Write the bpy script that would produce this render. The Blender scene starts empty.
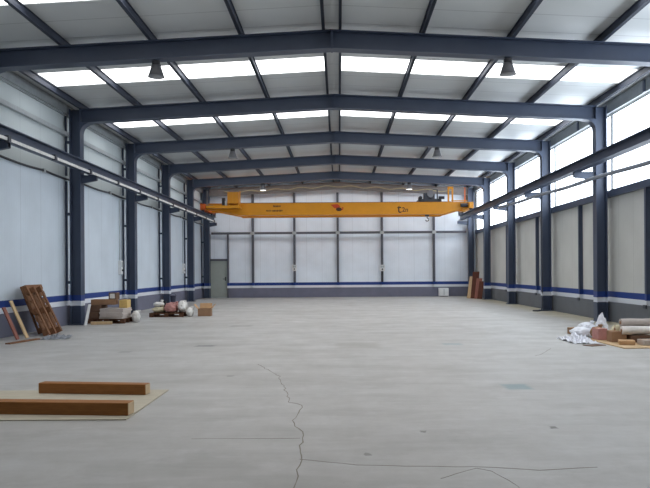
import bpy, bmesh, math, random
from mathutils import Vector, Matrix, noise

# ------------------------------------------------------------------ camera, world, exposure
S = bpy.context.scene
COL = S.collection
CAM_Z, F, VX, VY = 1.52, 700.0, 339.0, 271.0          # focal length and vanishing point in pixels of the 650x488 frame
cam_d = bpy.data.cameras.new('camera')
cam = bpy.data.objects.new('camera', cam_d); COL.objects.link(cam)
cam.location = (0, 0, CAM_Z)
cam.rotation_euler = (Matrix.Rotation(math.radians(90), 3, 'X') @ Matrix.Rotation(math.radians(-0.4), 3, 'Z')).to_euler()
cam_d.sensor_width = 36; cam_d.lens = 36 * F / 650
cam_d.shift_x = (325 - VX) / 650; cam_d.shift_y = (VY - 244) / 650
cam_d.clip_start = 0.05; cam_d.clip_end = 300
S.camera = cam
W = bpy.data.worlds.new('world'); S.world = W; W.use_nodes = True
W.node_tree.nodes['Background'].inputs[0].default_value = (0.75, 0.85, 1.0, 1)
W.node_tree.nodes['Background'].inputs[1].default_value = 1.0
SKYLIGHT_POWER = 5.6
WINDOW_POWER = 8.5
S.view_settings.view_transform = 'Standard'; S.view_settings.look = 'None'
S.view_settings.gamma = 1; S.view_settings.use_curve_mapping = False
S.view_settings.exposure = -0.63
S.cycles.use_denoising = True
S.cycles.max_bounces = 10; S.cycles.diffuse_bounces = 7
S.cycles.sample_clamp_indirect = 6

# ------------------------------------------------------------------ helpers
def lin(c):
    c /= 255
    return c / 12.92 if c <= 0.04045 else ((c + 0.055) / 1.055) ** 2.4
def rgb(r, g, b): return (lin(r), lin(g), lin(b), 1)

class NT:
    """small node-tree writer"""
    def __init__(s, name):
        s.m = bpy.data.materials.new(name); s.m.use_nodes = True
        s.t = s.m.node_tree; s.b = s.t.nodes['Principled BSDF']
        s._pos = None
    def n(s, kind, **kw):
        x = s.t.nodes.new(kind)
        for k, v in kw.items(): setattr(x, k, v)
        return x
    def put(s, sock, v):
        if hasattr(v, 'links'): s.t.links.new(v, sock)
        else: sock.default_value = v
    def math(s, op, a, b=0.0, c=0.0):
        x = s.n('ShaderNodeMath', operation=op)
        for i, v in enumerate((a, b, c)): s.put(x.inputs[i], v)
        return x.outputs[0]
    def mix(s, f, a, b):
        x = s.n('ShaderNodeMix', data_type='RGBA')
        s.put(x.inputs[0], f); s.put(x.inputs[6], a); s.put(x.inputs[7], b)
        return x.outputs[2]
    def pos(s):
        if s._pos is None:
            g = s.n('ShaderNodeNewGeometry'); p = s.n('ShaderNodeSeparateXYZ')
            s.t.links.new(g.outputs['Position'], p.inputs[0]); s._pos = (g.outputs['Position'], p.outputs)
        return s._pos
    def obj(s):
        return s.n('ShaderNodeTexCoord').outputs['Object']
    def noise(s, vec, scale, detail=4, rough=0.55, stretch=None):
        if stretch:
            mp = s.n('ShaderNodeMapping'); mp.inputs['Scale'].default_value = stretch
            s.t.links.new(vec, mp.inputs['Vector']); vec = mp.outputs[0]
        x = s.n('ShaderNodeTexNoise'); s.t.links.new(vec, x.inputs['Vector'])
        x.inputs['Scale'].default_value = scale; x.inputs['Detail'].default_value = detail
        x.inputs['Roughness'].default_value = rough
        return x.outputs[0]
    def rng(s, v, a, b, c=0.0, d=1.0):
        x = s.n('ShaderNodeMapRange'); s.put(x.inputs[0], v)
        for i, q in enumerate((a, b, c, d)): x.inputs[i + 1].default_value = q
        return x.outputs[0]
    def band(s, v, a, b):                                # 1 between a and b
        return s.math('MULTIPLY', s.math('GREATER_THAN', v, a), s.math('LESS_THAN', v, b))
    def done(s, col, rough=0.6, metal=0.0, spec=None, bump=None, bstr=0.2, bdist=0.02):
        s.put(s.b.inputs['Base Color'], col); s.put(s.b.inputs['Roughness'], rough)
        s.b.inputs['Metallic'].default_value = metal
        if spec is not None: s.b.inputs['Specular IOR Level'].default_value = spec
        if bump is not None:
            x = s.n('ShaderNodeBump'); x.inputs['Strength'].default_value = bstr; x.inputs['Distance'].default_value = bdist
            s.t.links.new(bump, x.inputs['Height']); s.t.links.new(x.outputs[0], s.b.inputs['Normal'])
        return s.m

def scaled(c, k): return tuple(min(1, v * k) for v in c[:3]) + (1,)
def plain(name, c, rough=0.6, metal=0.0, var=0.12, scale=6.0, spec=None, stretch=None):
    t = NT(name)
    f = t.rng(t.noise(t.obj(), scale, 4, 0.6, stretch), 0.3, 0.7)
    return t.done(t.mix(f, scaled(c, 1 - var), scaled(c, 1 + var)), rough, metal, spec)
def glow(name, c, power):
    t = NT(name)
    f = t.rng(t.noise(t.obj(), 1.5, 2), 0.3, 0.7)
    e = t.mix(f, scaled(c, 0.96), c)
    t.done(c, 0.5)
    t.t.links.new(e, t.b.inputs['Emission Color']); t.b.inputs['Emission Strength'].default_value = power
    return t.m

BLUE, WHITE = rgb(34, 62, 132), rgb(222, 226, 232)
Z_BLUE, Z_WHITE, Z_BASE = 0.87, 0.70, 0.56               # the painted bands that run round the hall
def banded(name, base, rough, joint_axis=None, upper=None, joint=1.0, spec=0.3):
    """painted steel or panel with the blue and the white band at their height"""
    t = NT(name); p, xyz = t.pos(); z = xyz[2]
    f = t.rng(t.noise(p, 0.9, 5), 0.3, 0.7)
    c = t.mix(f, scaled(base, 0.94), scaled(base, 1.05))
    if upper: c = t.mix(t.math('GREATER_THAN', z, upper[0]), c, upper[1])
    if joint_axis is not None:
        a = t.math('FRACT', t.math('DIVIDE', t.math('ADD', xyz[joint_axis], 100.0), joint))
        c = t.mix(t.math('MULTIPLY', t.band(a, 0.0, 0.02), 0.35), c, scaled(base, 0.5))
        h = t.math('FRACT', t.math('DIVIDE', t.math('ADD', xyz[joint_axis], 100.0), 0.125))
        c = t.mix(t.math('MULTIPLY', t.band(h, 0.0, 0.2), 0.06), c, scaled(base, 0.6))
    c = t.mix(t.band(z, Z_WHITE, Z_BLUE), c, BLUE)
    c = t.mix(t.band(z, Z_BASE, Z_WHITE), c, WHITE)
    return t.done(c, rough, 0.0, spec)

STEEL = rgb(66, 76, 96)
M = {}
M['steel'] = plain('blue_grey_steel_paint', STEEL, 0.42, 0, 0.08, 2.0, 0.4)
M['steel_band'] = banded('blue_grey_steel_paint_with_bands', STEEL, 0.42, spec=0.4)
M['purlin'] = plain('dark_grey_steel_purlin', rgb(62, 68, 82), 0.55, 0, 0.08, 2.0, 0.25)
M['post_grey'] = banded('dark_grey_post_paint', rgb(92, 94, 104), 0.55, spec=0.25)
M['end_steel'] = plain('grey_primer_steel', rgb(120, 116, 116), 0.6)
M['dark_steel'] = plain('dark_steel', rgb(48, 52, 62), 0.5)
M['wall_left'] = banded('blue_white_wall_panel', rgb(206, 217, 228), 0.6, 1, (4.28, rgb(196, 205, 208)), 1.2)
M['wall_right'] = banded('pale_grey_wall_panel', rgb(205, 205, 200), 0.6, 1, None, 1.0)
M['wall_far'] = banded('white_wall_panel', rgb(228, 237, 248), 0.6, 0, None, 0.9)
M['plinth'] = plain('grey_violet_plinth', rgb(108, 110, 128), 0.7, 0, 0.06, 3)
M['plinth_dark'] = plain('dark_grey_plinth', rgb(98, 102, 108), 0.7, 0, 0.06, 3)
M['eave'] = plain('pale_grey_sheet', rgb(150, 156, 160), 0.5)
M['galv'] = plain('galvanised_channel', rgb(178, 184, 188), 0.4, 0.2)
M['pipe'] = plain('mid_grey_pipe_paint', rgb(120, 128, 142), 0.4, 0, 0.06)
M['conductor'] = plain('light_grey_plastic_bar', rgb(215, 215, 212), 0.5)
M['sky'] = glow('translucent_roof_sheet', (1.0, 1.0, 1.0, 1), SKYLIGHT_POWER)
M['win'] = glow('bright_window_pane', (0.82, 0.91, 1.0, 1), WINDOW_POWER)
M['lamp_on'] = glow('lit_lamp_glass', (1.0, 0.98, 0.94, 1), 4.0)
M['lamp_glass'] = plain('frosted_lamp_glass', rgb(150, 152, 156), 0.3)
M['lamp_shade'] = plain('grey_aluminium_shade', rgb(120, 120, 124), 0.4, 0.5)
M['black'] = plain('black_plastic', rgb(32, 33, 38), 0.5)
M['door'] = plain('grey_green_door_paint', rgb(158, 166, 160), 0.5, 0, 0.04)
M['crane'] = plain('orange_yellow_crane_paint', rgb(212, 141, 6), 0.45, 0, 0.06, 2)
M['crane_red'] = plain('orange_red_paint', rgb(215, 100, 30), 0.5)
M['letters'] = plain('dark_brown_lettering', rgb(70, 40, 12), 0.6)
M['logo_red'] = plain('red_emblem_paint', rgb(190, 60, 16), 0.6)
M['whitebox'] = plain('white_enamel', rgb(226, 228, 230), 0.4, 0, 0.03)
M['pallet'] = plain('brown_pallet_wood', rgb(124, 88, 64), 0.8, 0, 0.3, 9, 0.2, (1, 6, 6))
M['pallet_dark'] = plain('dark_pallet_wood', rgb(92, 64, 48), 0.85, 0, 0.3, 9, 0.2, (1, 6, 6))
M['timber'] = plain('orange_brown_timber', rgb(152, 102, 58), 0.7, 0, 0.18, 5, 0.2, (1, 10, 10))
M['endgrain'] = plain('pale_timber_end', rgb(205, 180, 145), 0.8)
M['ply'] = plain('pale_plywood', rgb(186, 178, 160), 0.7, 0, 0.08, 4, 0.2, (1, 5, 5))
M['card'] = plain('brown_cardboard', rgb(150, 116, 88), 0.8, 0, 0.1)
M['card_dark'] = plain('dark_brown_cardboard', rgb(104, 78, 62), 0.8, 0, 0.12)
M['card_tan'] = plain('tan_cardboard', rgb(190, 152, 112), 0.8, 0, 0.1)
M['card_pale'] = plain('pale_grey_board', rgb(186, 176, 170), 0.8, 0, 0.08)
M['yellowbox'] = plain('yellow_tan_cardboard', rgb(205, 172, 105), 0.8)
M['label'] = plain('white_paper', rgb(228, 224, 220), 0.7)
M['red'] = plain('dull_red_print', rgb(150, 60, 52), 0.7)
M['sack'] = plain('white_sack', rgb(220, 218, 214), 0.6, 0, 0.1, 5)
M['sack_cream'] = plain('cream_sack', rgb(206, 198, 168), 0.7, 0, 0.1, 5)
M['sack_pink'] = plain('dull_pink_sack', rgb(184, 132, 126), 0.7, 0, 0.14, 5)
M['film'] = plain('crumpled_white_plastic', rgb(226, 228, 236), 0.35, 0, 0.06, 5)
M['grey_cloth'] = plain('grey_cloth', rgb(128, 132, 138), 0.8, 0, 0.14, 5)
M['navy'] = plain('navy_plastic', rgb(38, 42, 62), 0.5)
M['board_dark'] = plain('dark_red_brown_board', rgb(88, 52, 40), 0.7, 0, 0.2, 4, 0.2, (6, 6, 1))
M['board_tan'] = plain('tan_board', rgb(196, 168, 132), 0.7, 0, 0.12, 4, 0.2, (6, 6, 1))
M['board_red'] = plain('reddish_board', rgb(140, 92, 82), 0.7, 0, 0.16, 4, 0.2, (6, 6, 1))
M['crack'] = plain('floor_crack_grey', rgb(134, 127, 116), 0.9)
M['cable'] = plain('pale_yellow_cable', rgb(172, 164, 128), 0.6)

def floor_material():
    t = NT('power_floated_concrete'); p, xyz = t.pos()
    base = t.mix(t.rng(t.noise(p, 0.22, 5, 0.6), 0.32, 0.68), rgb(166, 164, 160), rgb(187, 186, 184))
    fine = t.rng(t.noise(p, 2.2, 8, 0.68, (1, 0.55, 1)), 0.3, 0.72)
    base = t.mix(t.math('MULTIPLY', fine, 0.45), base, rgb(150, 147, 142))
    # trowel sweeps: bent streaks
    sw = t.rng(t.noise(p, 1.1, 3, 0.5, (0.35, 1.6, 1)), 0.47, 0.53)
    base = t.mix(t.math('MULTIPLY', sw, 0.2), base, rgb(200, 199, 197))
    dk = t.rng(t.noise(p, 0.9, 5, 0.6, (0.5, 1.4, 1)), 0.5, 0.72)
    base = t.mix(t.math('MULTIPLY', dk, 0.4), base, rgb(136, 133, 128))
    st = t.rng(t.noise(p, 3.0, 4, 0.6, (0.25, 2.4, 1)), 0.52, 0.7)
    base = t.mix(t.math('MULTIPLY', st, 0.14), base, rgb(140, 138, 134))
    mo = t.rng(t.noise(p, 5.5, 6, 0.72), 0.35, 0.7)
    base = t.mix(t.math('MULTIPLY', mo, 0.3), base, rgb(146, 142, 136))
    pl = t.rng(t.noise(p, 1.7, 6, 0.7, (0.7, 1, 1)), 0.55, 0.72)
    base = t.mix(t.math('MULTIPLY', pl, 0.3), base, rgb(206, 205, 206))
    # pale and dark specks
    sp = t.rng(t.noise(p, 26, 3, 0.7), 0.66, 0.74)
    base = t.mix(t.math('MULTIPLY', sp, 0.35), base, rgb(122, 118, 112))
    # sandy dust along the foot of the right wall
    dn = t.math('ADD', xyz[0], t.math('MULTIPLY', t.noise(p, 0.8, 4), 0.9))
    base = t.mix(t.rng(dn, 7.1, 7.9, 0, 0.5), base, rgb(186, 174, 132))
    # filled anchor patches and stains left in the slab
    wob = t.math('MULTIPLY', t.math('SUBTRACT', t.noise(p, 9, 3), 0.5), 0.1)
    for (px, py, wx, wy, c, k) in ((-2.76, 14.4, .2, .17, rgb(96, 96, 94), .75), (2.30, 9.1, .17, .22, rgb(118, 140, 146), .8),
                                   (2.32, 14.4, .2, .2, rgb(126, 144, 148), .7), (.36, 14.3, .45, .55, rgb(140, 136, 128), .5),
                                   (-2.75, 19.6, .3, .35, rgb(120, 117, 112), .6), (-4.1, 13.4, .12, .14, rgb(110, 108, 104), .6),
                                   (2.05, 6.73, .035, .05, rgb(84, 80, 74), .8), (-1.6, 10.2, .06, .07, rgb(110, 108, 104), .6),
                                   (.78, 6.6, .03, .04, rgb(90, 86, 80), .7), (.23, 5.8, .03, .05, rgb(96, 92, 86), .6)):
        dx = t.math('ABSOLUTE', t.math('ADD', t.math('SUBTRACT', xyz[0], px), wob))
        dy = t.math('ABSOLUTE', t.math('ADD', t.math('SUBTRACT', xyz[1], py), wob))
        q = t.math('MAXIMUM', t.math('DIVIDE', dx, wx), t.math('DIVIDE', dy, wy))
        base = t.mix(t.rng(q, 0.75, 1.15, k, 0.0), base, c)
    r = t.rng(t.noise(p, 1.4, 5), 0.3, 0.7, 0.36, 0.56)
    return t.done(base, r, 0, 0.5, t.noise(p, 9, 5), 0.08, 0.01)
M['floor'] = floor_material()

def ceiling_material():
    t = NT('grey_roof_sandwich_panel'); p, xyz = t.pos()
    c = t.mix(t.rng(t.noise(p, 0.7, 4), 0.3, 0.7), rgb(208, 212, 213), rgb(216, 219, 220))
    a = t.math('FRACT', t.math('ADD', xyz[1], 100.0))
    c = t.mix(t.math('MULTIPLY', t.band(a, 0.0, 0.03), 0.35), c, rgb(90, 92, 96))
    return t.done(c, 0.36, 0, 0.5)
M['ceiling'] = ceiling_material()

class MB:
    """collects shapes into one mesh"""
    def __init__(s): s.bm = bmesh.new()
    def box(s, x0, x1, y0, y1, z0, z1):
        return s.obox(((x0 + x1) / 2, (y0 + y1) / 2, (z0 + z1) / 2), (abs(x1 - x0), abs(y1 - y0), abs(z1 - z0)))
    def obox(s, c, size, rot=None):
        m = Matrix.Translation(c)
        if rot is not None: m = m @ rot.to_4x4()
        bmesh.ops.create_cube(s.bm, size=1, matrix=m @ Matrix.Diagonal((*size, 1)))
        return s
    def tube(s, a, b, r, seg=12, r2=None):
        a, b = Vector(a), Vector(b); d = b - a
        m = Matrix.Translation((a + b) / 2) @ d.to_track_quat('Z', 'Y').to_matrix().to_4x4()
        bmesh.ops.create_cone(s.bm, cap_ends=True, segments=seg, radius1=r, radius2=r if r2 is None else r2, depth=d.length, matrix=m)
        return s
    def path(s, pts, r, seg=8):
        pts = [Vector(p) for p in pts]; rings = []
        for i, p in enumerate(pts):
            d = (pts[min(i + 1, len(pts) - 1)] - pts[max(i - 1, 0)]).normalized()
            q = d.to_track_quat('Z', 'Y')
            rings.append([s.bm.verts.new(p + q @ Vector((r * math.cos(k * math.tau / seg), r * math.sin(k * math.tau / seg), 0))) for k in range(seg)])
        for A, B in zip(rings, rings[1:]):
            for k in range(seg): s.bm.faces.new((A[k], A[(k + 1) % seg], B[(k + 1) % seg], B[k]))
        s.bm.faces.new(rings[0][::-1]); s.bm.faces.new(rings[-1])
        return s
    def lathe(s, prof, seg=24, c=(0, 0, 0)):
        rings = []
        for r, z in prof:
            rings.append([s.bm.verts.new((c[0] + max(r, 1e-4) * math.cos(k * math.tau / seg), c[1] + max(r, 1e-4) * math.sin(k * math.tau / seg), c[2] + z)) for k in range(seg)])
        for A, B in zip(rings, rings[1:]):
            for k in range(seg): s.bm.faces.new((A[k], A[(k + 1) % seg], B[(k + 1) % seg], B[k]))
        s.bm.faces.new(rings[0][::-1]); s.bm.faces.new(rings[-1])
        return s
    def prism(s, poly, axis, a, b):
        """polygon in the two other axes (in x,y,z order) extruded along axis from a to b"""
        def P(u, v, w):
            return {'x': (w, u, v), 'y': (u, w, v), 'z': (u, v, w)}[axis]
        A = [s.bm.verts.new(P(u, v, a)) for u, v in poly]; B = [s.bm.verts.new(P(u, v, b)) for u, v in poly]
        s.bm.faces.new(A[::-1]); s.bm.faces.new(B)
        for i in range(len(poly)):
            j = (i + 1) % len(poly); s.bm.faces.new((A[i], A[j], B[j], B[i]))
        return s
    def xf(s, m):
        bmesh.ops.transform(s.bm, matrix=m, verts=s.bm.verts[:]); return s
    def build(s, name, mat, parent=None, bevel=0.0, smooth=False, loc=None):
        if bevel:
            bmesh.ops.bevel(s.bm, geom=s.bm.edges[:], offset=bevel, segments=1, affect='EDGES', clamp_overlap=True)
        bmesh.ops.recalc_face_normals(s.bm, faces=s.bm.faces[:])
        me = bpy.data.meshes.new(name); s.bm.to_mesh(me); s.bm.free()
        me.materials.append(M[mat])
        if smooth:
            for p in me.polygons: p.use_smooth = True
        o = bpy.data.objects.new(name, me); COL.objects.link(o)
        if parent: o.parent = parent
        if loc: o.location = loc
        return o

def tag(o, label, cat, group=None, kind='thing'):
    o['label'] = label; o['category'] = cat; o['kind'] = kind
    if group: o['group'] = group
    return o
def struct(o):
    o['kind'] = 'structure'; return o
def empty(name, loc, label, cat, group=None, rz=0.0):
    o = bpy.data.objects.new(name, None); COL.objects.link(o); o.location = loc; o.rotation_euler = (0, 0, rz)
    o.empty_display_size = 0.2
    return tag(o, label, cat, group)
def dup(root, loc, label, rz=None):
    """copy a thing with its parts and sub-parts"""
    r = root.copy(); COL.objects.link(r); r.location = loc; r['label'] = label
    if rz is not None: r.rotation_euler = (0, 0, rz)
    for ch in list(root.children):
        c = ch.copy(); COL.objects.link(c); c.parent = r
        for g in list(ch.children):
            d = g.copy(); COL.objects.link(d); d.parent = c
    return r

# ------------------------------------------------------------------ dimensions of the hall
XI, XW = 7.5, 8.0                       # column inner face, wall face
RX, ZR, SL, RD = -0.12, 6.67, 0.052, 0.40  # ridge x, rafter top at ridge, slope, rafter depth
PUR = 0.18
Y0, Y1 = -6.0, 41.0
FRAMES = [15.05, 20.5, 25.9, 31.1, 36.2, 40.6]
def ztop(x): return ZR - SL * abs(x - RX)
SKY_Y = [(6.2, 7.7), (11.6, 13.1), (17.35, 18.6), (22.4, 24.0), (27.6, 28.9), (33.0, 34.5), (37.9, 39.5)]  # first strip lies out of view, added for the light it gives

# ------------------------------------------------------------------ structure
struct(MB().box(-XW - .2, XW + .2, Y0 - .2, Y1 + .2, -0.2, 0).build('floor', 'floor'))
def roof_side(sg, name):
    b = MB(); xe = sg * (XW + .2)
    def slab(y0, y1):
        zr, ze = ztop(RX) + PUR, ztop(xe) + PUR
        b.prism([(RX, zr), (xe, ze), (xe, ze + .08), (RX, zr + .08)], 'y', y0, y1)
    ys = [Y0 - .2] + [v for pr in SKY_Y for v in pr] + [Y1 + .2]
    for i in range(0, len(ys), 2): slab(ys[i], ys[i + 1])
    # outside the skylights the strip is closed at the ridge and the eave
    for y0, y1 in SKY_Y:
        for xa, xb in ((RX, RX + sg * .22), (sg * 7.45, xe)):
            za, zb = ztop(xa) + PUR, ztop(xb) + PUR
            b.prism([(xa, za), (xb, zb), (xb, zb + .08), (xa, za + .08)], 'y', y0, y1)
    struct(b.build(name, 'ceiling'))
roof_side(-1, 'ceiling_left'); roof_side(1, 'ceiling_right')
for i, (y0, y1) in enumerate(SKY_Y):
    for sg in (-1, 1):
        xa, xb = RX + sg * .22, sg * 7.45
        za, zb = ztop(xa) + PUR + .02, ztop(xb) + PUR + .02
        struct(MB().prism([(xa, za), (xb, zb), (xb, zb + .03), (xa, za + .03)], 'y', y0, y1).build('skylight_%d' % (2 * i + (sg > 0) + 1), 'sky'))

ZE = ztop(XW) + PUR
struct(MB().box(-XW - .2, -XW, Y0, Y1, 0, ZE).build('wall_left', 'wall_left'))
struct(MB().prism([(-XW, 0), (XW, 0), (XW, ZE), (RX, ztop(RX) + PUR), (-XW, ZE)], 'y', Y1, Y1 + .2).build('wall_far', 'wall_far'))
struct(MB().prism([(-XW, 0), (XW, 0), (XW, ZE), (RX, ztop(RX) + PUR), (-XW, ZE)], 'y', Y0 - .2, Y0).build('wall_near', 'plinth_dark'))
WZ0, WZ1 = 3.82, 6.05
BAYS = [(FRAMES[i], FRAMES[i + 1]) for i in range(5)] + [(10.0, 15.05)]  # last bay is unseen; its glowing window is added to light the hall
b = MB().box(XW, XW + .2, Y0, Y1, 0, WZ0).box(XW, XW + .2, Y0, Y1, WZ1, ZE).box(XW, XW + .2, Y0, 10.1, WZ0, WZ1).box(XW, XW + .2, 40.5, Y1, WZ0, WZ1)
for f in FRAMES[:-1]: b.box(XW, XW + .2, f - .05, f + .05, WZ0, WZ1)
struct(b.build('wall_right', 'wall_right'))
for i, (a, c) in enumerate(BAYS):
    w = struct(MB().box(XW + .02, XW + .1, a + .05, a + .07, WZ0, WZ1).box(XW + .02, XW + .1, c - .07, c - .05, WZ0, WZ1)
               .box(XW + .02, XW + .1, a + .05, c - .05, WZ1 - .03, WZ1).build('window_%d' % (i + 1), 'eave'))
    mid = (a + c) / 2
    MB().box(XW + .04, XW + .07, a + .07, mid - .02, WZ0, WZ1 - .03).build('pane', 'win', w)
    MB().box(XW + .04, XW + .07, mid + .02, c - .07, WZ0, WZ1 - .03).build('pane', 'win', w)
    MB().box(XW + .02, XW + .09, mid - .02, mid + .02, WZ0, WZ1 - .05).build('mullion', 'galv', w)
    MB().box(XW - .12, XW + .1, a + .05, c - .05, WZ0 - .2, WZ0).build('window_sill', 'steel', w)
struct(MB().box(-XW, -XW + .08, Y0, Y1, 0, Z_BASE).build('baseboard_left', 'plinth'))
struct(MB().box(XW - .12, XW, Y0, Y1, 0, Z_BASE).build('baseboard_right', 'plinth_dark'))
struct(MB().box(-6.42, XW - .12, Y1 - .1, Y1, 0, Z_BASE).build('baseboard_far', 'plinth'))
struct(MB().box(-XW, -XW + .12, Y0, Y1, ZE - .28, ZE - .02).box(-XW, -XW + .06, Y0, Y1, ZE - .32, ZE - .28).build('trim_1', 'eave'))
struct(MB().box(XW - .1, XW, Y0, Y1, WZ1 + .02, ZE - .02).build('trim_2', 'eave'))

# door in the far left corner
DX0, DX1, DY = -7.5, -6.52, Y1
d = struct(MB().box(DX0 - .06, DX0, DY - .12, DY, 0, 3.72).box(DX1, DX1 + .09, DY - .2, DY, 0, 3.72).box(DX0, DX1, DY - .12, DY, 2.16, 2.27).build('door_1', 'post_grey'))
MB().box(DX0, DX1, DY - .07, DY, .02, 2.16).build('door_leaf', 'door', d)
MB().box(DX0, DX1, DY - .05, DY, 2.27, 3.72).build('overpanel', 'wall_far', d)
MB().tube((DX1 - .12, DY - .14, 1.1), (DX1 - .12, DY - .05, 1.1), .022).box(DX1 - .26, DX1 - .09, DY - .15, DY - .12, 1.085, 1.115).box(DX1 - .15, DX1 - .09, DY - .085, DY - .06, 1.0, 1.22).build('handle', 'black', d)

# cracks and the saw cut in the slab
def floor_line(pix, width, seed, name, jit=0.02):
    random.seed(seed)
    P = [Vector(((x - VX) * 1064 / (y - VY) / F, 1064 / (y - VY), 0)) for x, y in pix]
    pts = []
    for a, c in zip(P, P[1:]):
        n = max(2, int((c - a).length / .12))
        for k in range(n):
            q = a.lerp(c, k / n)
            pts.append(q + Vector((random.uniform(-jit, jit), random.uniform(-jit, jit), 0)))
    pts.append(P[-1]); b = MB(); prev = None
    for i, p in enumerate(pts):
        t = (pts[min(i + 1, len(pts) - 1)] - pts[max(i - 1, 0)]).normalized(); s = Vector((-t.y, t.x, 0)) * width * random.uniform(.3, .7)
        vs = [b.bm.verts.new(p + s + Vector((0, 0, z))) for z in (-.004, .0015)] + [b.bm.verts.new(p - s + Vector((0, 0, z))) for z in (.0015, -.004)]
        if prev:
            for k in range(4): b.bm.faces.new((prev[k], prev[(k + 1) % 4], vs[(k + 1) % 4], vs[k]))
        else: b.bm.faces.new(vs)
        prev = vs
    b.bm.faces.new(prev[::-1])
    struct(b.build(name, 'crack'))
floor_line([(258, 364), (278.5, 375.7), (289, 401.7), (302, 405), (291.4, 423), (300.5, 431.5), (301.5, 442), (297, 448.4), (299, 460), (296.5, 475.5), (293, 488), (288, 520)], .010, 1, 'floor_crack')
floor_line([(299, 459), (356, 465), (420, 467), (488, 468), (538, 472), (596, 469)], .006, 3, 'floor_crack', .008)
floor_line([(440, 479), (454, 475), (474, 469), (491, 472), (515, 487), (530, 500)], .004, 4, 'floor_crack', .01)
floor_line([(190, 438), (240, 438), (299, 438)], .005, 5, 'floor_crack', .008)
floor_line([(120, 311), (330, 311), (545, 311)], .03, 8, 'floor_crack', .003)
floor_line([(535, 357), (543, 355), (550, 350)], .012, 7, 'floor_crack', .02)

# ------------------------------------------------------------------ steel frames
col_text = {
 (-1, 15.05): 'dark steel column on the left wall nearest the camera', (1, 15.05): None,
 (-1, 20.5): 'dark steel column on left wall right behind the leaning pallets',
 (-1, 25.9): 'dark steel column on left wall just beyond the stacked cardboard and boards',
 (-1, 31.1): 'dark steel column on left wall behind the pallet of sacks',
 (-1, 36.2): 'dark steel column on left wall, second one out from the door corner',
 (-1, 40.6): 'dark steel corner column standing beside the grey-green door',
 (1, 20.5): 'blue-grey steel column on right wall behind the heap of plastic and cardboard',
 (1, 25.9): 'blue-grey steel column on right wall with a cable running down to the floor',
 (1, 31.1): 'blue-grey steel column on right wall just beyond the end of slanting pipe',
 (1, 36.2): 'blue-grey steel column on right wall directly beside the leaning boards',
 (1, 40.6): 'blue-grey steel corner column at the right end of the far wall'}
RAILX = {-1: -7.15, 1: 6.97}
RAILZ = 4.37                                              # underside of the runway beams
for f in FRAMES:
    for sg in (-1, 1):
        lab = col_text[(sg, f)]
        if lab is None: continue
        xa, xb = sg * XI, sg * (XI + .32); zt = ztop(sg * XI) - RD * .0
        c = MB().box(xa, xa + sg * .025, f - .15, f + .15, 0.03, zt).box(xb, xb - sg * .025, f - .15, f + .15, 0.03, zt) \
            .box(xa, xb, f - .01, f + .01, 0.02, zt).build('steel_column', 'steel_band')
        tag(c, lab, 'column', 'steel columns along the side walls')
        MB().box(xa - sg * .06, xb + sg * .06, f - .19, f + .19, 0.002, .03).build('base_plate', 'steel', c)
        for zz in () if sg > 0 else (1.2, 3.2, 5.3): MB().box(xb, sg * (XW - .062), f - .03, f + .03, zz, zz + .08).build('wall_tie', 'steel', c)
        if sg < 0: MB().box(-XW + .062, -XW + .004, f - .02, f + .02, .6, 4.2).box(-XW + .062, -XW + .004, f - .02, f + .02, 4.36, 5.51).box(-XW + .062, -XW + .004, f - .02, f + .02, 5.645, zt - .1).build('wall_strip', 'steel_band', c)  # thin dark upright strip on the wall behind each left column
        # bracket under the crane runway
        tip = RAILX[sg] - sg * .08
        MB().prism([(xa, RAILZ - .24), (xa, RAILZ - .002), (tip, RAILZ - .002), (tip, RAILZ - .16)], 'y', f - .05, f + .05) \
            .box(xa, tip, f - .08, f + .08, RAILZ - .027, RAILZ - .002).box(tip - sg * .0, tip + sg * .03, f - .07, f + .07, RAILZ - .15, RAILZ - .002).build('crane_bracket', 'steel', c)
raf_text = {15.05: 'nearest dark steel roof rafter, two grey lamps hanging under it',
 20.5: 'second steel roof rafter from the camera, without lamps', 25.9: 'third steel roof rafter from the camera, with two small dark lamps',
 31.1: 'fourth steel roof rafter from the camera, just this side of the lit lamps', 36.2: 'fifth steel roof rafter with two lit white lamps, in front of crane',
 40.6: 'grey end rafter up against the far wall behind the crane'}
for f in FRAMES:
    L, R = -XI + .003, XI - .003
    e = f == 40.6
    def chord(o0, o1, hw):
        return [(L, ztop(L) - o1), (RX, ztop(RX) - o1), (R, ztop(R) - o1), (R, ztop(R) - o0), (RX, ztop(RX) - o0), (L, ztop(L) - o0)]
    b = MB()
    b.prism(chord(0, .022, 0), 'y', f - .15, f + .15); b.prism(chord(RD - .022, RD, 0), 'y', f - .15, f + .15); b.prism(chord(0, RD, 0), 'y', f - .012, f + .012)
    r = tag(b.build('roof_rafter', 'end_steel' if e else 'steel'), raf_text[f], 'rafter', 'roof rafters')
    if not e:
        MB().box(RX - .02, RX + .02, f - .15, f + .15, ztop(RX) - RD - .01, ztop(RX) - .002).build('ridge_plate', 'steel', r)
        for sg in (-1, 1):                                # rounded knee where rafter meets column
            x0 = sg * (XI - .003); z0 = ztop(x0) - RD; n = 8; rr = .3
            poly = [(x0, z0), ] + [(x0 - sg * rr * (1 - math.sin(k / n * math.pi / 2)), z0 - rr * (1 - math.cos(k / n * math.pi / 2))) for k in range(n + 1)]
            MB().prism(poly, 'y', f - .15, f + .15).build('knee_gusset', 'steel', r)

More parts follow.
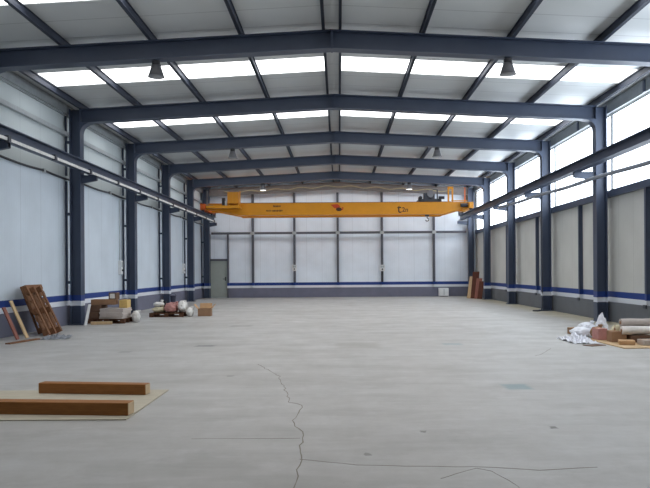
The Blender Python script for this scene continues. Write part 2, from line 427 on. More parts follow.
pur = [(-7.5, 'steel eave purlin running along the top of the left wall'), (-5.78, 'dark roof purlin, first in from the left eave purlin'),
       (-3.87, 'dark roof purlin over the left row of lamps'), (-1.95, 'dark roof purlin, first one left of the ridge pair'),
       (-.18, 'left one of the two close ridge purlins'), (.18, 'right one of the two close ridge purlins'), (1.95, 'dark roof purlin, first one right of the ridge pair'),
       (3.87, 'dark roof purlin over the right row of lamps'), (5.78, 'dark roof purlin, first in from the right eave purlin'), (7.5, 'steel eave purlin running along the top of the right wall')]
for dx, lab in pur:
    x = dx + RX if abs(dx) < 7 else dx
    sg = 1 if dx > 0 else -1
    za = ztop(x) ; w = .04 if abs(dx) > .5 else .03
    b = MB().box(x - .012, x + .012, 6.0, Y1 - .01, za + .004, za + PUR - .006)
    b.box(x - w, x + w, 6.0, Y1 - .01, za + .004, za + .02).box(x - w, x + w, 6.0, Y1 - .01, za + PUR - .022, za + PUR - .006)
    tag(b.build('roof_purlin', 'purlin'), lab, 'purlin', 'roof purlins')

# crane runway beams
for sg in (-1, 1):
    x = RAILX[sg]; hw = .13
    b = MB().box(x - hw, x + hw, 10.0, 40.2, RAILZ, RAILZ + .02).box(x - hw, x + hw, 10.0, 40.2, RAILZ + .25, RAILZ + .27).box(x - .01, x + .01, 10.0, 40.2, RAILZ, RAILZ + .27)
    o = tag(b.build('crane_runway_beam', 'steel'), 'long steel crane runway beam on brackets along the %s wall' % ('left' if sg < 0 else 'windowed right'), 'beam', 'crane runway beams')
    MB().box(x - .025, x + .025, 10.0, 40.2, RAILZ + .268, RAILZ + .31).build('rail', 'dark_steel', o)
    for ye in (40.16,): MB().box(x - .1, x + .1, ye - .08, ye + .06, RAILZ + .31, RAILZ + .55).build('end_stop', 'dark_steel', o)
    if sg < 0:
        MB().box(x + .135, x + .165, 10.0, 40.0, RAILZ - .04, RAILZ + .025).build('conductor_bar', 'conductor', o)
        for k in range(12):
            yy = 12.4 + 2.45 * k
            MB().box(x + .1, x + .19, yy - .06, yy + .06, RAILZ - .07, RAILZ + .07).build('clamp', 'dark_steel', o)

# left wall: channel and cable run; right wall: posts and pipe
o = MB().box(-XW + .002, -XW + .1, Y0 + .01, Y1 - .02, 5.52, 5.535).box(-XW + .002, -XW + .1, Y0 + .01, Y1 - .02, 5.62, 5.635).box(-XW + .085, -XW + .1, Y0 + .01, Y1 - .02, 5.53, 5.625).build('wall_channel', 'galv')
tag(o, 'pale metal channel running along upper left wall above the runway beam', 'channel')
pts = []
for k in range(121):
    y = 8 + k * 32.8 / 120; pts.append((-XW + .04, y, 4.30 - .035 * abs(math.sin(k * math.pi / 10))))
o = MB().path(pts, .03, 6).build('wall_cable', 'dark_steel', smooth=True)
tag(o, 'dark cable run sagging along the left wall below runway beam', 'cable')
for k in range(13):
    MB().box(-XW + .002, -XW + .075, pts[k * 10][1] - .05, pts[k * 10][1] + .05, 4.25, 4.35).build('cable_clip', 'galv', o)
mids = {18.0: 'slim dark wall post on right, under window beside the plastic heap', 23.0: 'slim wall post under window between the two nearest right-hand columns',
        28.0: 'slim wall post on right wall just beyond the column with the cable', 33.0: 'slim wall post on right wall, between pipe-end column and boards',
        38.0: 'slim wall post in last window bay behind the leaning boards'}
for y, lab in mids.items():
    o = MB().box(XW - .12, XW - .004, y - .06, y - .045, Z_BASE + .004, WZ0 - .204).box(XW - .12, XW - .105, y - .06, y + .06, Z_BASE + .004, WZ0 - .204).build('wall_post', 'steel_band')
    tag(o, lab, 'post', 'slim posts under the right windows')
    MB().box(XW - .16, XW - .122, y - .08, y + .08, Z_BASE - .06, Z_BASE + .03).build('foot_plate', 'dark_steel', o)
    MB().box(XW - .14, XW - .104, y - .05, y + .05, WZ1 + .02, ZE - .05).build('upper_stub', 'steel', o)
pz = lambda y: 3.93 + (y - 16.55) * .0205
o = MB().path([(6.95, y, pz(y) + (.015 * math.sin(y * 1.1))) for y in [8 + k * .5 for k in range(45)]] + [(6.95, 30.4, pz(30.4))], .055, 12).build('service_pipe', 'pipe', smooth=True)
tag(o, 'round grey pipe sloping along the right wall below the runway beam', 'pipe')
for f in (20.5, 25.9):
    MB().box(6.94, 6.96, f - .02, f + .02, pz(f) + .02, RAILZ - .172).build('pipe_hanger', 'dark_steel', o)
# cable down column, ending in a loose loop on the floor
o = MB().path([(7.46, 25.72, 4.1 - .2 * k) for k in range(19)] + [(7.44, 25.66, .3), (7.42, 25.6, .1), (7.36, 25.5, .03), (7.2, 25.4, .027), (7.05, 25.5, .027)], .025, 8).build('drop_cable', 'dark_steel', smooth=True)
tag(o, 'dark cable dropping down the right-hand column and trailing on floor', 'cable')

# far wall posts, rail, boxes
fp = [(-5.02, 'slim post on far wall, first one right of the door bay'), (-2.59, 'slim post on far wall with a switch box, left of centre'),
      (-.06, 'slim post in the middle of the far wall behind red crane emblem'), (2.52, 'slim post on far wall with a cable below a switch box, right of centre'),
      (5.55, 'slim post on far wall above the white box')]
for x, lab in fp:
    o = MB().box(x - .062, x - .05, Y1 - .2, Y1 - .003, Z_BASE + .003, 6.1).box(x + .05, x + .062, Y1 - .2, Y1 - .003, Z_BASE + .003, 6.1).box(x - .062, x + .062, Y1 - .2, Y1 - .185, Z_BASE + .003, 6.1).build('far_wall_post', 'post_grey')
    tag(o, lab, 'post', 'slim posts on the far wall')
    MB().box(x - .12, x + .12, Y1 - .3, Y1 - .282, 3.66, 3.84).build('clamp_plate', 'galv', o)
o = MB().box(-7.42, 7.42, Y1 - .28, Y1 - .26, 3.685, 3.815).box(-7.42, 7.42, Y1 - .28, Y1 - .204, 3.8, 3.815).box(-7.42, 7.42, Y1 - .28, Y1 - .204, 3.685, 3.7).build('wall_rail', 'post_grey')
tag(o, 'horizontal steel rail across the far wall below the crane', 'rail')
def switch_box(loc, size, label, cable=None, mat='whitebox'):
    e = empty('switch_box', loc, label, 'switch box', 'switch boxes on the walls')
    w, dd, h = size
    MB().box(-w / 2, w / 2, -dd, 0, 0, h).build('housing', mat, e, .01)
    MB().box(-w * .35, w * .35, -dd - .015, -dd, h * .55, h * .9).build('cover', 'galv', e)
    MB().tube((0, -dd - .04, h * .3), (0, -dd, h * .3), w * .16).build('socket', 'black', e)
    if cable: MB().path([(0, -.04, 0), (.01, -.05, -.12), (-.01, -.05, -cable * .6), (0, -.03, -cable)], .022, 6).build('cable', 'black', e)
    return e
switch_box((-2.59, Y1 - .2, 1.55), (.26, .12, .34), 'small pale switch box on the far wall post left of centre')
switch_box((2.52, Y1 - .2, 1.5), (.3, .14, .36), 'pale switch box with hanging dark cable on far wall, right of centre', .62)
for y, z, lab in ((25.45, 1.45, 'pale switch box on left wall beside column past the stacked boards'), (35.75, 1.45, 'pale switch box on left wall by second column from the door')):
    e = switch_box((-XW + .0, y, z), (.22, .12, .5), lab); e.rotation_euler = (0, 0, math.radians(90))
    MB().tube((0, -.03, .5), (0, -.03, 2.7), .015, 8).build('conduit', 'galv', e)
e = empty('white_cabinet', (6.06, Y1 - .42, 0), 'low white box standing against the plinth of the far wall', 'box')
MB().box(-.27, .27, -.14, .3, .04, .49).build('body', 'whitebox', e, .015)
MB().box(-.23, .23, -.152, -.135, .09, .44).build('front_panel', 'whitebox', e)
MB().box(-.22, .22, -.1, .26, 0, .05).build('foot', 'dark_steel', e)
MB().box(-.02, .02, -.16, -.13, .09, .44).build('handle_strip', 'galv', e)

# cable loops on the end rafter
def droop(x0, x1, n, sag, y, z0):
    q = []
    for k in range(n * 8 + 1):
        q.append((x0 + (x1 - x0) * k / (n * 8), y, z0(x0 + (x1 - x0) * k / (n * 8)) - sag * math.sin(k / 8 * math.pi) ** 2))
    return q
fs = MB()
for k in range(10):
    x = -6.6 + 13.2 * k / 9; fs.box(x - .015, x + .015, 40.36, 40.588, ztop(x) - .215, ztop(x) - .2)
o = MB().path(droop(-6.6, 6.6, 9, .1, 40.37, lambda x: ztop(x) - .2), .022, 6).build('festoon_cable', 'cable', smooth=True); fs.build('cable_arm', 'dark_steel', o)
tag(o, 'pale looped cable strung across the end rafter above the crane', 'cable')

# ------------------------------------------------------------------ lamps
def lamp(label, lit):
    e = empty('high_bay_lamp', (0, 0, 0), label, 'lamp', 'high bay lamps under the rafters')   # origin at the rafter underside
    MB().lathe([(.075, -.004), (.09, -.015), (.09, -.09), (.095, -.1)], 20).build('ballast_housing', 'black', e, smooth=False)
    MB().tube((0, 0, -.02), (0, 0, -.001), .03).build('hook', 'dark_steel', e)
    MB().lathe([(.09, -.1), (.1, -.11), (.125, -.19), (.15, -.27), (.168, -.33), (.18, -.335), (.18, -.35), (.17, -.35), (.145, -.27), (.12, -.19), (.09, -.11)], 28).build('shade', 'lamp_shade', e, smooth=True)
    MB().lathe([(.168, -.335), (.13, -.355), (.06, -.365), (.0, -.368)], 28).build('lens', 'lamp_on' if lit else 'lamp_glass', e, smooth=True)
    return e
lam = [(15.05, -1, 'large grey cone lamp under nearest rafter, left of the ridge'), (15.05, 1, 'large grey cone lamp under nearest rafter, right of the ridge'),
       (25.9, -1, 'small dark cone lamp under third rafter, left of the ridge'), (25.9, 1, 'small dark cone lamp under third rafter, right of the ridge'),
       (36.2, -1, 'lit white lamp under fifth rafter above the crane cabinet side'), (36.2, 1, 'lit white lamp under fifth rafter near the crane trolley')]
src = {}
for f, sg, lab in lam:
    x = RX + sg * 3.78; lit = f > 30; loc = (x, f, ztop(x) - RD - .006)
    if lit in src: dup(src[lit], loc, lab)
    else: src[lit] = lamp(lab, lit); src[lit].location = loc

# ------------------------------------------------------------------ overhead crane
CY = 37.25                                                # front face of the front girder
cr = empty('overhead_crane', (0, CY + 1.0, RAILZ + .31), 'orange-yellow travelling overhead crane spanning the hall in front of far wall', 'crane')
ox, oy, oz = cr.location
def cb(name, mb, mat, parent=cr, **k):
    mb.xf(Matrix.Translation((-ox, -oy, -oz))); return mb.build(name, mat, parent, **k)
GT, GB, GE = 5.14, 4.53, 4.80
for k, y in enumerate((CY, CY + 1.5)):
    poly = [(-7.05, GE), (-6.6, GE), (-5.3, GB), (5.65, GB), (6.6, GE), (6.9, GE), (6.9, GT), (-7.05, GT)]
    g = cb('girder', MB().prism(poly, 'y', y, y + .4), 'crane')
    cb('top_flange', MB().box(-6.9, 6.75, y - .04, y + .44, GT, GT + .02), 'crane', g)
    cb('bottom_flange', MB().box(-5.35, 5.65, y - .04, y + .44, GB - .02, GB), 'crane', g)
    cb('trolley_rail', MB().box(-6.0, 6.0, y + .18, y + .22, GT + .02, GT + .06), 'dark_steel', g)
    if k == 0: front = g
for sg in (-1, 1):
    x = RAILX[sg]
    e = cb('end_carriage', MB().box(x - .12, x + .12, CY - .5, CY + 2.4, GE - .02, GE + .3).box(x - .09, x + .09, CY - .58, CY - .5, GE + .05, GE + .25), 'crane_red' if sg < 0 else 'crane')
    for y in (CY - .3, CY + 2.2):
        cb('wheel', MB().tube((x - .05, y, RAILZ + .313 + .13), (x + .05, y, RAILZ + .313 + .13), .13, 20), 'dark_steel', e)
    cb('buffer', MB().tube((x, CY + 2.4, GE + .14), (x, CY + 2.55, GE + .14), .07), 'black', e)
    cb('drive_motor', MB().tube((x - sg * .15, CY + .2 - .4, GE + .16), (x - sg * .5, CY - .2, GE + .16), .1, 16), 'dark_steel', e)
# service platform, cabinet and rails on the left end
cb('service_platform', MB().box(-6.95, -5.15, CY - .55, CY, GE + .06, GE + .12).box(-6.95, -5.15, CY - .56, CY - .53, GE + .06, GE + .2), 'crane')
c = cb('control_cabinet', MB().box(-5.85, -5.25, CY - .45, CY - .05, GE + .3, GE + .92), 'crane', bevel=.01)
cb('cabinet_door', MB().box(-5.82, -5.56, CY - .47, CY - .44, GE + .34, GE + .88).box(-5.54, -5.28, CY - .47, CY - .44, GE + .34, GE + .88), 'crane', c)
cb('cabinet_leg', MB().box(-5.82, -5.78, CY - .4, CY - .1, GE + .12, GE + .31), 'crane', c)
cb('cabinet_leg', MB().box(-5.32, -5.28, CY - .4, CY - .1, GE + .12, GE + .31), 'crane', c)
cb('junction_box', MB().box(-6.16, -6.0, CY - .3, CY - .1, GE + .12, GE + .62), 'black')
cb('isolator', MB().box(-5.99, -5.9, CY - .35, CY - .12, GE + .12, GE + .45), 'whitebox')
cb('guard_post', MB().box(-5.2, -5.14, CY - .54, CY - .48, GE + .0, GE + .95), 'crane')
cb('guard_post', MB().box(-6.92, -6.87, CY - .54, CY - .49, GE + .12, GE + 1.0), 'end_steel')
# right-hand stop frame
for x in (5.86, 6.08): cb('stop_post', MB().box(x - .04, x + .04, CY + .05, CY + .13, GT, GT + .78), 'crane')
cb('stop_crossbar', MB().box(5.82, 6.12, CY + .03, CY + .15, GT + .7, GT + .84), 'crane')
cb('collector_post', MB().box(6.72, 6.78, CY + .1, CY + .16, GT, GT + .8), 'crane_red')
cb('handrail', MB().box(6.0, 6.85, CY + .0, CY + .05, GT + .05, GT + .1).box(6.05, 6.1, CY, CY + .05, GT, GT + .1), 'crane')
# trolley with hoist
tr = cb('trolley', MB().box(4.25, 5.5, CY + .1, CY + .2, GT + .06, GT + .2).box(4.25, 5.5, CY + 1.7, CY + 1.8, GT + .06, GT + .2).box(4.3, 4.4, CY + .1, CY + 1.8, GT + .1, GT + .2).box(5.3, 5.4, CY + .1, CY + 1.8, GT + .1, GT + .2), 'dark_steel')
cb('hoist_drum', MB().tube((4.9, CY + .3, GT + .36), (4.9, CY + 1.3, GT + .36), .24, 24), 'dark_steel', tr)
cb('hoist_motor', MB().tube((4.9, CY + .02, GT + .44), (4.9, CY + .3, GT + .44), .17, 20).box(4.85, 5.02, CY + .05, CY + .2, GT + .55, GT + .66), 'lamp_shade', tr)
cb('gearbox', MB().box(4.55, 4.78, CY + .1, CY + .4, GT + .2, GT + .5), 'dark_steel', tr)
cb('brake', MB().tube((4.38, CY + .15, GT + .26), (4.38, CY + .5, GT + .26), .1, 14), 'black', tr)
cb('cable_mast', MB().tube((5.3, CY + .3, GT + .2), (5.3, CY + .3, GT + .72), .035, 10).tube((5.3, CY + .3, GT + .7), (5.1, CY + .5, GT + .74), .025, 10), 'dark_steel', tr)
cb('travel_motor', MB().tube((5.35, CY + .15, GT + .26), (5.65, CY + .15, GT + .26), .08, 14), 'black', tr)
hk = cb('hook_block', MB().box(4.72, 4.94, CY + .9, CY + 1.02, GB - .06, GB + .14).tube((4.83, CY + .86, GB + .04), (4.83, CY + 1.06, GB + .04), .1, 18), 'dark_steel')
arc = [(4.83, CY + .96, GB - .05), (4.83, CY + .96, GB - .14)] + [(4.83 + .085 * math.cos(a), CY + .96, GB - .24 + .085 * math.sin(a)) for a in [math.radians(90 - 26 * k) for k in range(11)]]
cb('hook', MB().path(arc, .026, 8), 'dark_steel', hk)
for x in (4.76, 4.9): cb('rope', MB().tube((x, CY + .96, GB + .1), (x, CY + .96, GT + .3), .008, 6), 'dark_steel', hk)
# lettering and emblem on the front girder
def letters(name, txt, x, z, size, mat, parent=front):
    cu = bpy.data.curves.new(name, 'FONT'); cu.body = txt; cu.size = size; cu.extrude = .002; cu.offset = .006
    tmp = bpy.data.objects.new(name + '_curve', cu); COL.objects.link(tmp)
    me = bpy.data.meshes.new_from_object(tmp.evaluated_get(bpy.context.evaluated_depsgraph_get())); bpy.data.objects.remove(tmp)
    me.materials.clear(); me.materials.append(M[mat])
    o = bpy.data.objects.new(name, me); COL.objects.link(o); o.parent = parent
    o.rotation_euler = (math.radians(90), 0, 0); o.location = (x - ox, CY - .003 - oy, z - oz)
    return o
letters('capacity_letter', 't', 3.12, 4.6, .68, 'letters'); letters('capacity_letter', '2n', 3.37, 4.65, .34, 'letters')
mk = MB(); random.seed(9)
for x0, x1, z, h in ((-3.48, -3.12, 4.94, .1), (-3.86, -3.62, 4.7, .1), (-3.56, -3.0, 4.7, .1)):
    x = x0
    while x < x1:
        w = random.uniform(.03, .06); mk.box(x, x + w, CY - .006, CY, z + random.uniform(0, .02), z + h - random.uniform(0, .02)); x += w + .02
cb('small_lettering', mk, 'letters', front)
em = MB().prism([(-.42, 5.05), (-.05, 5.08), (.1, 4.95), (-.02, 4.83), (-.22, 4.86)], 'y', CY - .006, CY)
cb('emblem', em, 'logo_red', front)
em = MB().prism([(.16 * math.cos(a) + .02, .1 * math.sin(a) + 4.8) for a in [k * math.tau / 16 for k in range(16)]], 'y', CY - .01, CY)
cb('emblem_centre', em, 'letters', front)
em = MB().prism([(.1, 4.72), (.24, 4.78), (.27, 4.9), (.16, 4.93), (.2, 4.84)], 'y', CY - .006, CY)
cb('emblem_tail', em, 'logo_red', front)

# ------------------------------------------------------------------ pallets, boards and heaps
def pallet(name, label, loc, mat, L=1.2, Wd=1.0, rz=0.0, group='wooden pallets'):
    e = empty(name, loc, label, 'pallet', group, rz)
    for k in range(7):
        x = -L / 2 + .06 + k * (L - .12) / 6
        MB().box(x - .06, x + .06, -Wd / 2, Wd / 2, .122, .144).build('deck_board', mat, e)
    for k in (-1, 0, 1):
        y = k * (Wd / 2 - .05)
        MB().box(-L / 2, L / 2, y - .05, y + .05, .1, .122).build('stringer_board', mat, e)
        MB().box(-L / 2, L / 2, y - .05, y + .05, 0, .022).build('bottom_board', mat, e)
        for j in (-1, 0, 1):
            x = j * (L / 2 - .07)
            MB().box(x - .07, x + .07, y - .05, y + .05, .022, .1).build('block', mat, e)
    return e
def lean(e, foot, rz, tilt):
    """stand a flat thing on its -x edge and lean it: tilt from upright, leaning along -x after rz"""
    m = Matrix.Rotation(rz, 4, 'Z') @ Matrix.Rotation(-(math.radians(90) - tilt), 4, 'Y')
    e.rotation_euler = m.to_euler(); e.location = foot
    return m
def carton(name, label, loc, size, mat, rz=0.0, group=None, flaps=False, tape='card_tan', print_=None):
    w, dd, h = size
    e = empty(name, loc, label, 'cardboard box' if 'crate' not in name else 'crate', group, rz)
    if flaps:
        t = .012
        MB().box(-w/2, w/2, -dd/2, dd/2, 0, t).box(-w/2, w/2, -dd/2, -dd/2 + t, 0, h).box(-w/2, w/2, dd/2 - t, dd/2, 0, h).box(-w/2, -w/2 + t, -dd/2, dd/2, 0, h).box(w/2 - t, w/2, -dd/2, dd/2, 0, h).build('body', mat, e)
        for sg in (-1, 1):
            MB().obox((sg * (w/2 + .07), 0, h + .07), (.2, dd * .96, .008), Matrix.Rotation(-sg * math.radians(50), 3, 'Y')).build('flap', 'card_tan', e)
        MB().obox((0, dd/2 + .05, h + .08), (w * .96, .2, .008), Matrix.Rotation(math.radians(60), 3, 'X')).build('flap', 'card_tan', e)
    else:
        MB().box(-w/2, w/2, -dd/2, dd/2, 0, h).build('body', mat, e, .008)
        MB().box(-w/2 - .001, w/2 + .001, -.03, .03, h - .01, h + .002).build('tape', tape, e)
    if print_: MB().box(-w * .32, w * .32, -dd/2 - .004, -dd/2 + .002, h * .15, h * .85).build('printed_label', print_, e)
    return e
def blob(size, seed, sub=4, amp=.22, freq=2.2, flat=.0):
    b = MB(); bmesh.ops.create_icosphere(b.bm, subdivisions=sub, radius=1)
    off = Vector((seed * 7.3, seed * 3.1, seed * 1.7))
    for v in b.bm.verts:
        p = v.co.copy(); k = 1 + amp * noise.fractal(p * freq + off, 1.0, 2.0, 4) + amp * .5 * abs(noise.noise(p * freq * 2.5 + off))
        p *= k
        p = Vector((abs(p.x) ** .8 * (1 if p.x > 0 else -1) * size[0] / 2, abs(p.y) ** .8 * (1 if p.y > 0 else -1) * size[1] / 2, (p.z * .5 + .5) * size[2]))
        p.z = max(p.z, 0); v.co = p
    for i in range(3):
        lo = min(v.co[i] for v in b.bm.verts); hi = max(v.co[i] for v in b.bm.verts)
        for v in b.bm.verts: v.co[i] = (v.co[i] - lo) / (hi - lo) * size[i] - (0 if i == 2 else size[i] / 2)
    return b
def sack(label, loc, size, mat, seed, rz=0.0, group=None, name='sack', tied=True):
    o = blob(size, seed).build(name, mat, None, smooth=True); o.location = loc; o.rotation_euler = (0, 0, rz)
    tag(o, label, 'sack', group)
    if tied:
        MB().lathe([(.03, 0), (.02, .03), (.06, .1), (.045, .11), (.0, .1)], 10, (size[0] * .3, 0, size[2] * .72)).build('neck', mat, o, smooth=True)
    return o
def film(name, label, loc, size, mat, seed, hgt, cat, rz=0.0, res=40):
    b = MB(); bmesh.ops.create_grid(b.bm, x_segments=res, y_segments=res, size=.5)
    off = Vector((seed * 5.1, seed * 2.3, 0))
    for v in b.bm.verts:
        p = v.co.copy(); r = max(abs(p.x), abs(p.y)) * 2
        edge = 1 + .18 * noise.noise(p * 4 + off) * r
        h = (abs(noise.noise(p * 5 + off)) * .8 + abs(noise.noise(p * 11 + off)) * .5) * (1 - .75 * r ** 3)
        v.co = Vector((p.x * size[0] * edge, p.y * size[1] * edge, .004 + hgt * h))
    ex = bmesh.ops.extrude_face_region(b.bm, geom=b.bm.faces[:])
    for v in [g for g in ex['geom'] if isinstance(g, bmesh.types.BMVert)]: v.co.z -= .003
    o = b.build(name, mat, None); o.location = loc; o.rotation_euler = (0, 0, rz)
    return tag(o, label, cat)
def board(name, label, foot, L, w, t, mat, rz, tilt, cat='board', group=None):
    """upright board leaning; its top goes towards local -y turned by rz"""
    o = MB().box(-w / 2, w / 2, 0, t, 0, L).build(name, mat, None, .004)
    o.rotation_euler = (Matrix.Rotation(rz, 4, 'Z') @ Matrix.Rotation(tilt, 4, 'X')).to_euler(); o.location = foot
    return tag(o, label, cat, group)

# --- timbers and plywood in the foreground
o = MB().box(-4.7, -2.2, 7.2, 9.0, 0, .012).build('plywood_sheet', 'ply'); tag(o, 'pale plywood sheet lying on the floor under two timber beams', 'plywood sheet')
def beam(label, xr, yr, xl, yl, h, wd):
    a, c = Vector((xr, yr)), Vector((xl, yl)); L = (c - a).length
    o = MB().box(-L / 2, L / 2, 0, wd, 0, h).build('timber_beam', 'timber', None, .006)
    o.location = ((a.x + c.x) / 2, (a.y + c.y) / 2, .012); o.rotation_euler = (0, 0, math.atan2(a.y - c.y, a.x - c.x))
    MB().box(L / 2 - .002, L / 2 + .003, .006, wd - .006, .006, h - .006).build('sawn_end', 'endgrain', o)
    MB().box(-L / 2 - .003, -L / 2 + .002, .006, wd - .006, .006, h - .006).build('sawn_end', 'endgrain', o)
    return tag(o, label, 'timber beam', 'timber beams on the plywood')
beam('orange-brown timber beam lying at the front edge of the plywood', -2.23, 7.36, -3.75, 7.5, .135, .17)
beam('orange-brown timber beam lying farther back on the plywood sheet', -2.39, 8.6, -3.78, 8.78, .13, .15)

# --- leaning pallets by the left wall
p1 = pallet('wooden_pallet', 'brown pallet leaning on the left wall, the taller one behind', (0, 0, 0), 'pallet', 1.25, .95)
p2 = dup(p1, (0, 0, 0), 'brown pallet leaning in front of the taller leaning pallet')
def lean_pallet(e, foot, rz, tilt, L, flip=False):
    R = Matrix.Rotation(rz, 4, 'Z') @ Matrix.Rotation(-(math.radians(90) + tilt), 4, 'Y')
    e.matrix_world = Matrix.Translation(foot) @ R @ Matrix.Translation((L / 2, 0, .144 if flip else 0)) @ Matrix.Rotation(math.pi if flip else 0, 4, 'X')
    loc, q, s = e.matrix_world.decompose(); e.location = loc; e.rotation_euler = q.to_euler()
lean_pallet(p1, (-7.3, 17.75, .06), math.radians(0), math.radians(21), 1.25, True)
lean_pallet(p2, (-6.98, 17.25, .06), math.radians(3), math.radians(25), 1.25)
for k, (fx, fy, L, mt, lab) in enumerate([(-7.28, 16.3, .95, 'board_tan', 'tan plank leaning on the left wall nearest the camera'), (-7.34, 15.95, .8, 'board_red', 'reddish plank leaning on the left wall behind the tan plank')]):
    board('plank', lab, (fx, fy, .005), L, .14, .03, mt, math.radians(-90), math.radians(24), 'plank', 'planks by the leaning pallets')
film('grey_tarpaulin', 'crumpled grey tarpaulin on floor before the leaning pallets', (-6.62, 16.4, 0), (.6, .9), 'grey_cloth', 3, .12, 'tarpaulin', .3)
for k, (x, y, rz, L, lab) in enumerate([(-7.0, 15.5, 1.4, 1.1, 'brown plank lying flat on floor at the near side of the leaning planks')]):
    o = MB().box(-L / 2, L / 2, -.06, .06, 0, .03).build('plank', 'pallet', None, .004); o.location = (x, y, .0); o.rotation_euler = (0, 0, rz)
    tag(o, lab, 'plank', 'planks on the floor')

# --- stacked boards and cartons by the second left column
bx, by = -6.95, 21.3
pallet('wooden_pallet', 'pallet carrying stacked pale boards and brown cartons by left wall', (bx, by, 0), 'pallet_dark', 1.1, .9)
for k in range(6):
    o = MB().box(-.35, .35, -.4, .4, 0, .05).build('pale_board', 'card_pale', None, .006)
    o.location = (bx + .17 + random.uniform(-.02, .02), by - .1 + random.uniform(-.03, .03), .144 + k * .0505)
    o.rotation_euler = (0, 0, random.uniform(-.05, .05))
    tag(o, 'pale grey board on the loaded pallet, %s of the stack of six' % ('lowest', 'second from the bottom', 'third from the bottom', 'third from the top', 'second from the top', 'topmost')[k], 'board', 'pale boards stacked on the pallet')
carton('carton', 'dark brown carton at the left end of the loaded pallet', (bx - .38, by - .05, .144), (.3, .7, .2), 'card_dark', 0, 'cartons on the loaded pallet')
carton('carton', 'brown carton stacked on the dark carton, under the board ends', (bx - .37, by - .0, .346), (.34, .66, .2), 'card_dark', .02, 'cartons on the loaded pallet')
carton('carton', 'long brown carton lying across the top of the loaded pallet', (bx - .18, by + .0, .55), (.72, .45, .16), 'card', .1, 'cartons on the loaded pallet')
carton('carton', 'small carton with white and red label, topmost on loaded pallet', (bx + .12, by - .05, .712), (.24, .26, .2), 'card_dark', -.1, 'cartons on the loaded pallet', print_='label')
carton('carton', 'yellow-tan carton on the right end of the loaded pallet', (bx + .4, by + .1, .45), (.24, .5, .24), 'yellowbox', .08, 'cartons on the loaded pallet')
sack('white sack on the floor at the right end of loaded pallet', (bx + .74, by + .1, 0), (.26, .46, .36), 'sack', 4, .2, 'sacks by the loaded pallet')
o = MB().box(-.3, .3, -.05, .05, 0, .09).build('timber_offcut', 'board_tan', None, .005); o.location = (bx - .02, by - .78, 0); o.rotation_euler = (0, 0, .12)
tag(o, 'yellowish timber offcut on floor in front of the loaded pallet', 'timber offcut')
board('white_facing_sheet', 'narrow white panel leaning on the column beside the loaded pallet', (-7.32, 20.2, 0), .62, .2, .02, 'whitebox', math.radians(90), math.radians(12), 'panel')

# --- sacks on a pallet, and an open carton
cx, cy = -5.85, 24.1
pallet('wooden_pallet', 'dark pallet on the floor carrying white and pink sacks', (cx, cy, 0), 'pallet_dark', 1.15, .9)
Z = .146
sack('cream sack at the left end of the dark pallet', (cx - .34, cy - .1, Z), (.44, .56, .2), 'sack_cream', 5, 0, 'sacks on the dark pallet')
sack('white sack lying on the cream sack', (cx - .33, cy - .08, Z + .204), (.38, .4, .16), 'sack', 6, -.2, 'sacks on the dark pallet')
sack('dull pink sack lying at the front of the dark pallet', (cx + .09, cy - .22, Z), (.4, .42, .33), 'sack_pink', 7, 0, 'sacks on the dark pallet')
sack('dull pink sack lying behind the front pink sack', (cx + .09, cy + .22, Z), (.4, .4, .34), 'sack_pink', 8, 0, 'sacks on the dark pallet')
sack('bulging white sack at the right end of the dark pallet', (cx + .45, cy, Z), (.3, .74, .4), 'sack', 9, 0, 'sacks on the dark pallet')
sack('crumpled white sack on floor off the right end of dark pallet', (cx + .74, cy - .1, 0), (.24, .55, .32), 'sack', 10, 0, 'sacks on the dark pallet')
e = empty('bucket', (cx + .08, cy + .22, Z + .342), 'small navy bucket perched on the rear pink sack', 'bucket')
MB().lathe([(.08, 0), (.1, .2), (.108, .2), (.108, .215), (.095, .215), (.078, .015)], 18).build('body', 'navy', e)
MB().path([(.105 * math.cos(a), 0, .2 + .09 * math.sin(a)) for a in [k * math.pi / 10 for k in range(11)]], .006, 6).build('handle', 'dark_steel', e)
e = empty('bucket', (cx - .3, cy + .33, Z), 'dark bucket standing behind the cream sack', 'bucket')
MB().lathe([(.09, 0), (.12, .34), (.128, .34), (.128, .36), (.115, .36), (.088, .015)], 18).build('body', 'black', e)
MB().path([(.125 * math.cos(a), 0, .34 + .09 * math.sin(a)) for a in [k * math.pi / 10 for k in range(11)]], .006, 6).build('handle', 'dark_steel', e)
carton('open_carton', 'open brown carton on the floor right of the dark pallet', (-4.64, 24.2, 0), (.44, .4, .26), 'card', .05, None, True)

# --- heap of plastic and cardboard by the right wall
o = MB().box(-.66, .66, -1.0, 1.0, 0, .02).build('tan_sheet', 'board_tan'); o.location = (6.04, 14.35, 0); o.rotation_euler = (0, 0, .04)
tag(o, 'tan board lying on floor under the heap by the right wall', 'board')
film('plastic_film', 'crumpled white plastic film spread on the floor beside tan board', (5.03, 14.82, 0.0), (.52, 1.2), 'film', 11, .26, 'plastic film', 0, 56)
carton('carton', 'small brown carton at the far left end of the plastic heap', (5.5, 16.5, 0), (.17, .2, .15), 'card', .3, 'cartons in the plastic heap')
carton('carton', 'pinkish carton sticking out of the white plastic', (5.56, 14.95, .022), (.2, .3, .24), 'sack_pink', .1, 'cartons in the plastic heap')
carton('carton', 'brown carton in the middle of the heap, on the tan board', (5.74, 14.5, .022), (.3, .34, .22), 'card', -.06, 'cartons in the plastic heap')
carton('carton', 'dark brown carton at right end of heap beneath the rolls', (6.14, 14.5, .022), (.42, .5, .14), 'card_dark', .04, 'cartons in the plastic heap')
carton('carton', 'pale flat carton on the right front part of the tan board', (6.2, 13.85, .022), (.5, .3, .1), 'card_pale', .06, 'cartons in the plastic heap')
carton('carton', 'tan flat carton at the left front corner of the tan board', (5.72, 13.95, .022), (.3, .3, .08), 'card_tan', -.3, 'cartons in the plastic heap')
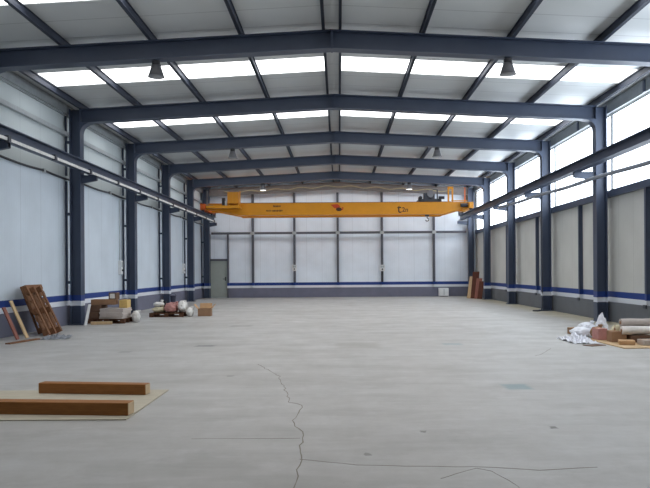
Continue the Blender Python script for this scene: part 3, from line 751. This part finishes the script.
sack('white plastic sack at the far left of the heap', (5.72, 16.2, 0), (.42, .5, .3), 'film', 12, 0, 'plastic sacks in the heap', 'plastic_sack')
sack('white plastic sack lying between the film and the far left sack', (5.42, 15.68, 0), (.5, .44, .24), 'film', 13, 0, 'plastic sacks in the heap', 'plastic_sack')
o = blob((.36, .44, .56), 14, 4, .3, 3)
for v in o.bm.verts:
    k = 1 - .75 * (v.co.z / .56) ** 1.3; v.co.x *= k; v.co.y *= k
o = o.build('plastic_bundle', 'film', smooth=False); o.location = (5.86, 15.65, 0); tag(o, 'tall pointed bundle of white plastic at the back of the heap', 'plastic bundle')
sack('pale crumpled paper sack at the back of tan board behind the rolls', (6.1, 15.05, .021), (.6, .4, .3), 'sack_cream', 21, 0, 'sacks in the heap', 'paper_sack')
sack('crumpled brown paper sack between the pink carton and paper sack', (5.6, 15.24, .02), (.28, .22, .26), 'card', 22, 0, 'sacks in the heap', 'paper_sack')
o = MB().box(-.2, .2, -.12, .12, 0, .012).build('flattened_carton', 'card_dark'); o.location = (5.08, 13.95, 0); o.rotation_euler = (0, 0, .5)
tag(o, 'dark flattened carton lying between white film and tan board', 'cardboard')
for k, (y, z, x, r, lab) in enumerate([(14.355, .178, 6.18, .085, 'pale rolled sheet lying at the front on top of dark carton'), (14.575, .178, 6.14, .09, 'pale rolled sheet on the dark carton, behind the front roll'), (14.465, .335, 6.2, .08, 'pale rolled sheet, topmost of the three rolls')]):
    e = empty('sheet_roll', (x, y, z + r), lab, 'roll', 'rolls in the heap', (.03, -.02, .05)[k])
    b = MB().lathe([(r, -.4), (r * 1.06, -.2), (r * .96, .05), (r * 1.04, .25), (r, .4), (.05, .4), (.05, .38)], 18); b.xf(Matrix.Rotation(math.radians(90), 4, 'Y'))
    b.build('outer_wrap', ('label', 'sack_cream', 'card_pale')[k], e, smooth=False)
    MB().tube((-.41, 0, 0), (-.36, 0, 0), .035, 12).build('core', 'card', e)

# --- boards leaning in the far right corner
bd = [(7.05, 37.7, 1.2, .4, 'board_tan', 10, 'tan board, leftmost of the boards leaning in the far right corner'),
      (7.18, 37.3, 1.45, .42, 'board_dark', 6, 'tallest dark brown board leaning just right of the tan one in far corner'),
      (7.3, 36.98, 1.1, .36, 'board_red', 8, 'reddish board leaning between the tall and the short dark boards'),
      (7.36, 36.66, .95, .3, 'board_dark', 10, 'short dark brown board, rightmost of the boards by the column')]
for x, y, L, w, mt, ti, lab in bd:
    board('board', lab, (x, y, .0), L, w, .03, mt, math.radians(132), math.radians(ti + 3), 'board', 'boards leaning in the far right corner')
